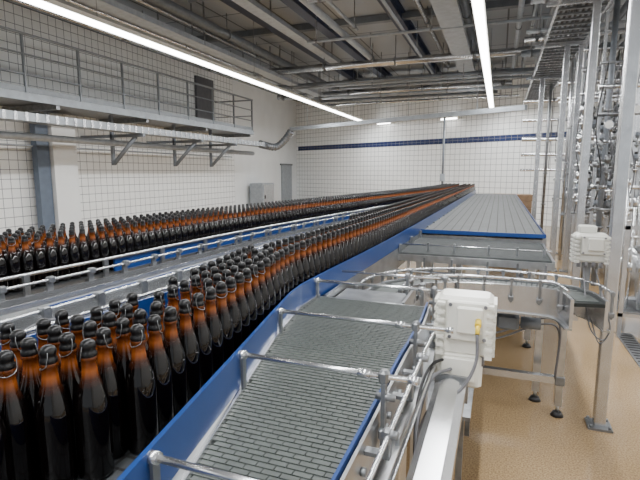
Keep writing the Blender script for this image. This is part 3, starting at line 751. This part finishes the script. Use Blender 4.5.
for t in (.1,.35,.6,.85):
    p=a.lerp(b_,t); m.cyl(p,(p.x,p.y,CZ),.01,6)
m.split('hanger_rod','steel_d',tr)
p=a.lerp(b_,.74)
rd=thing('drop_pole','thin grey pole hanging from the overhead trunking','pole',(p.x,p.y,1.6))
MB().cyl((p.x,p.y,1.2),(p.x,p.y,3.2),.03,10).obj('pole_shaft','rail',rd)
MB().box((p.x,p.y,1.6),(.12,.1,.2),bev=.01).obj('socket','galv',rd)
cbn=thing('control_cabinet','light grey control cabinet standing by the white wall','cabinet',(-9,17.6,0))
MB().box((-9.15,17.4,.68),(.6,1.0,1.24),bev=.015).obj('body','galv',cbn)
MB().box((-8.84,17.4,.7),(.02,.9,1.1)).obj('door','steel_b',cbn)
MB().box((-9.15,17.4,.03),(.6,1.0,.06)).obj('plinth','black',cbn)
MB().box((-8.82,17.05,.75),(.03,.03,.15)).obj('handle','black',cbn)

# ---------------------------------------------------------------- ceiling services
for x in (-4.95,-3.9,-2.2):
    e=thing('ceiling_beam','dark blue-grey steel ceiling beam','beam',(x,9,5.05),'dark ceiling beams')
    MB().box((x,8,5.18),(.22,24,.03)).obj('flange','bluedark',e); MB().box((x,8,5.06),(.06,24,.22)).obj('web','bluedark',e); MB().box((x,8,4.94),(.22,24,.03)).obj('flange','bluedark',e)
def runY(x,z,r,y0,y1,mat='steel_b',lab='long overhead steel pipe along the hall'):
    e=thing('overhead_pipe',lab,'pipe',(x,(y0+y1)/2,z),'overhead pipes along the hall')
    MB().cyl((x,y0,z),(x,y1,z),r,12).obj('pipe_run',mat,e)
    m=MB(); n=int((y1-y0)/3.5)
    for i in range(n+1):
        y=y0+.2+i*(y1-y0-.4)/n; m.cyl((x,y,z),(x,y,CZ),.010,6); m.cyl((x,y-.02,z),(x,y+.02,z),r*1.25,12)
    m.split('hanger','steel_d',e,2)
def runX(y,z,r,x0,x1,mat='steel_b',lab='overhead steel pipe crossing the hall'):
    e=thing('overhead_pipe',lab,'pipe',((x0+x1)/2,y,z),'overhead pipes crossing the hall')
    MB().cyl((x0,y,z),(x1,y,z),r,12).obj('pipe_run',mat,e)
    m=MB(); n=max(1,int((x1-x0)/2.0))
    for i in range(n+1):
        x=x0+.2+i*(x1-x0-.4)/n; m.cyl((x,y,z),(x,y,CZ),.010,6); m.cyl((x-.02,y,z),(x+.02,y,z),r*1.25,12)
    m.split('hanger','steel_d',e,2)
mats=('steel_b','rail','galv','galv')
for i,(x,z,r,ya,yb) in enumerate(((-8.7,4.95,.05,2,17),(-8.4,4.9,.035,2,17),(-7.7,4.8,.06,2,17),(-6.5,4.95,.05,2,17),(-6.3,4.85,.035,2,12),(-5.8,4.75,.10,2,17),(-3.2,4.6,.07,2,12.2),(-2.9,4.65,.035,2,9.8),(-1.6,4.9,.05,2,15),(-.8,4.95,.08,2,15),(.2,4.6,.05,2,15),(.45,4.62,.035,2,15),(1.6,4.5,.06,2,15),(1.9,4.6,.05,2,15),(2.3,4.45,.04,2,15),(2.8,4.7,.08,2,15),(-6.9,4.6,.03,2,17),(1.35,4.3,.03,2,15),(2.05,4.25,.03,2,12),(-1.95,4.55,.03,7,16))):
    runY(x,z,r,ya,yb,mats[i%4])
for i,(y,z,r,x0,x1) in enumerate(((7.3,4.7,.04,-5.2,.2),(7.6,4.55,.06,-3.1,.2),(9.8,4.5,.03,-4,1.2),(12.2,4.5,.09,-6.6,1.4),(13.6,4.35,.05,-6.6,1.0),(14.3,4.3,.04,-5.0,1.8),(14.8,4.55,.06,-6.6,.5),(15.8,4.4,.10,-7.6,.2),(16.2,4.1,.04,-6,.1),(6.2,4.4,.04,.3,4),(8,4.25,.05,.3,4),(10,4.2,.05,.3,4),(11.6,4.3,.07,.3,4),(13.0,4.15,.03,-6.0,1.6),(14.0,4.0,.05,-5.5,.6),(15.2,3.95,.03,-6,.4),(16.6,4.3,.05,-7,-.2),(7.1,4.0,.03,.3,3),(9.1,4.1,.04,.3,4))):
    runX(y,z,r,x0,x1,mats[(i+1)%4])
for x,ww,z,ya,yb in((-7.2,.4,4.72,1,16),(-6.0,.3,4.35,1,16),(-4.45,.25,4.75,1,13),(-1.0,.4,4.5,1,16),(.9,.3,4.75,1,15)):
    e=thing('ceiling_cable_tray','grey overhead cable tray under the ceiling','cable tray',(x,8,z),'ceiling cable trays')
    ym=(ya+yb)/2; L=yb-ya
    m=MB(); m.box((x,ym,z),(ww,L,.012)); m.box((x-ww/2,ym,z+.04),(.012,L,.09)); m.box((x+ww/2,ym,z+.04),(.012,L,.09)); m.obj('tray','galv',e)
    m=MB()
    for i in range(4):
        for s in(-1,1): m.box((x+s*ww*.5,ya+.5+i*3.6,(z+CZ)/2),(.025,.025,CZ-z))
    m.split('hanger','steel_d',e)
for y in (5.6,10.8,15.2):
    e=thing('ceiling_crossbeam','grey steel beam across the ceiling','beam',(-2,y,5.05),'ceiling crossbeams')
    MB().box((-2,y,5.12),(14,.16,.14)).obj('beam_body','rail',e)
vd=thing('ventilation_duct','rectangular galvanised ventilation duct under the ceiling','duct',(-2.5,14,4.7))
MB().box((-2.6,16.6,4.78),(5.5,.5,.4)).obj('duct_body','galv',vd)
m=MB()
for i in range(5): m.box((-4.9+i*1.15,16.6,4.78),(.04,.54,.44))
m.split('duct_flange','rail',vd)
print('near',len(near),'far',len(far))
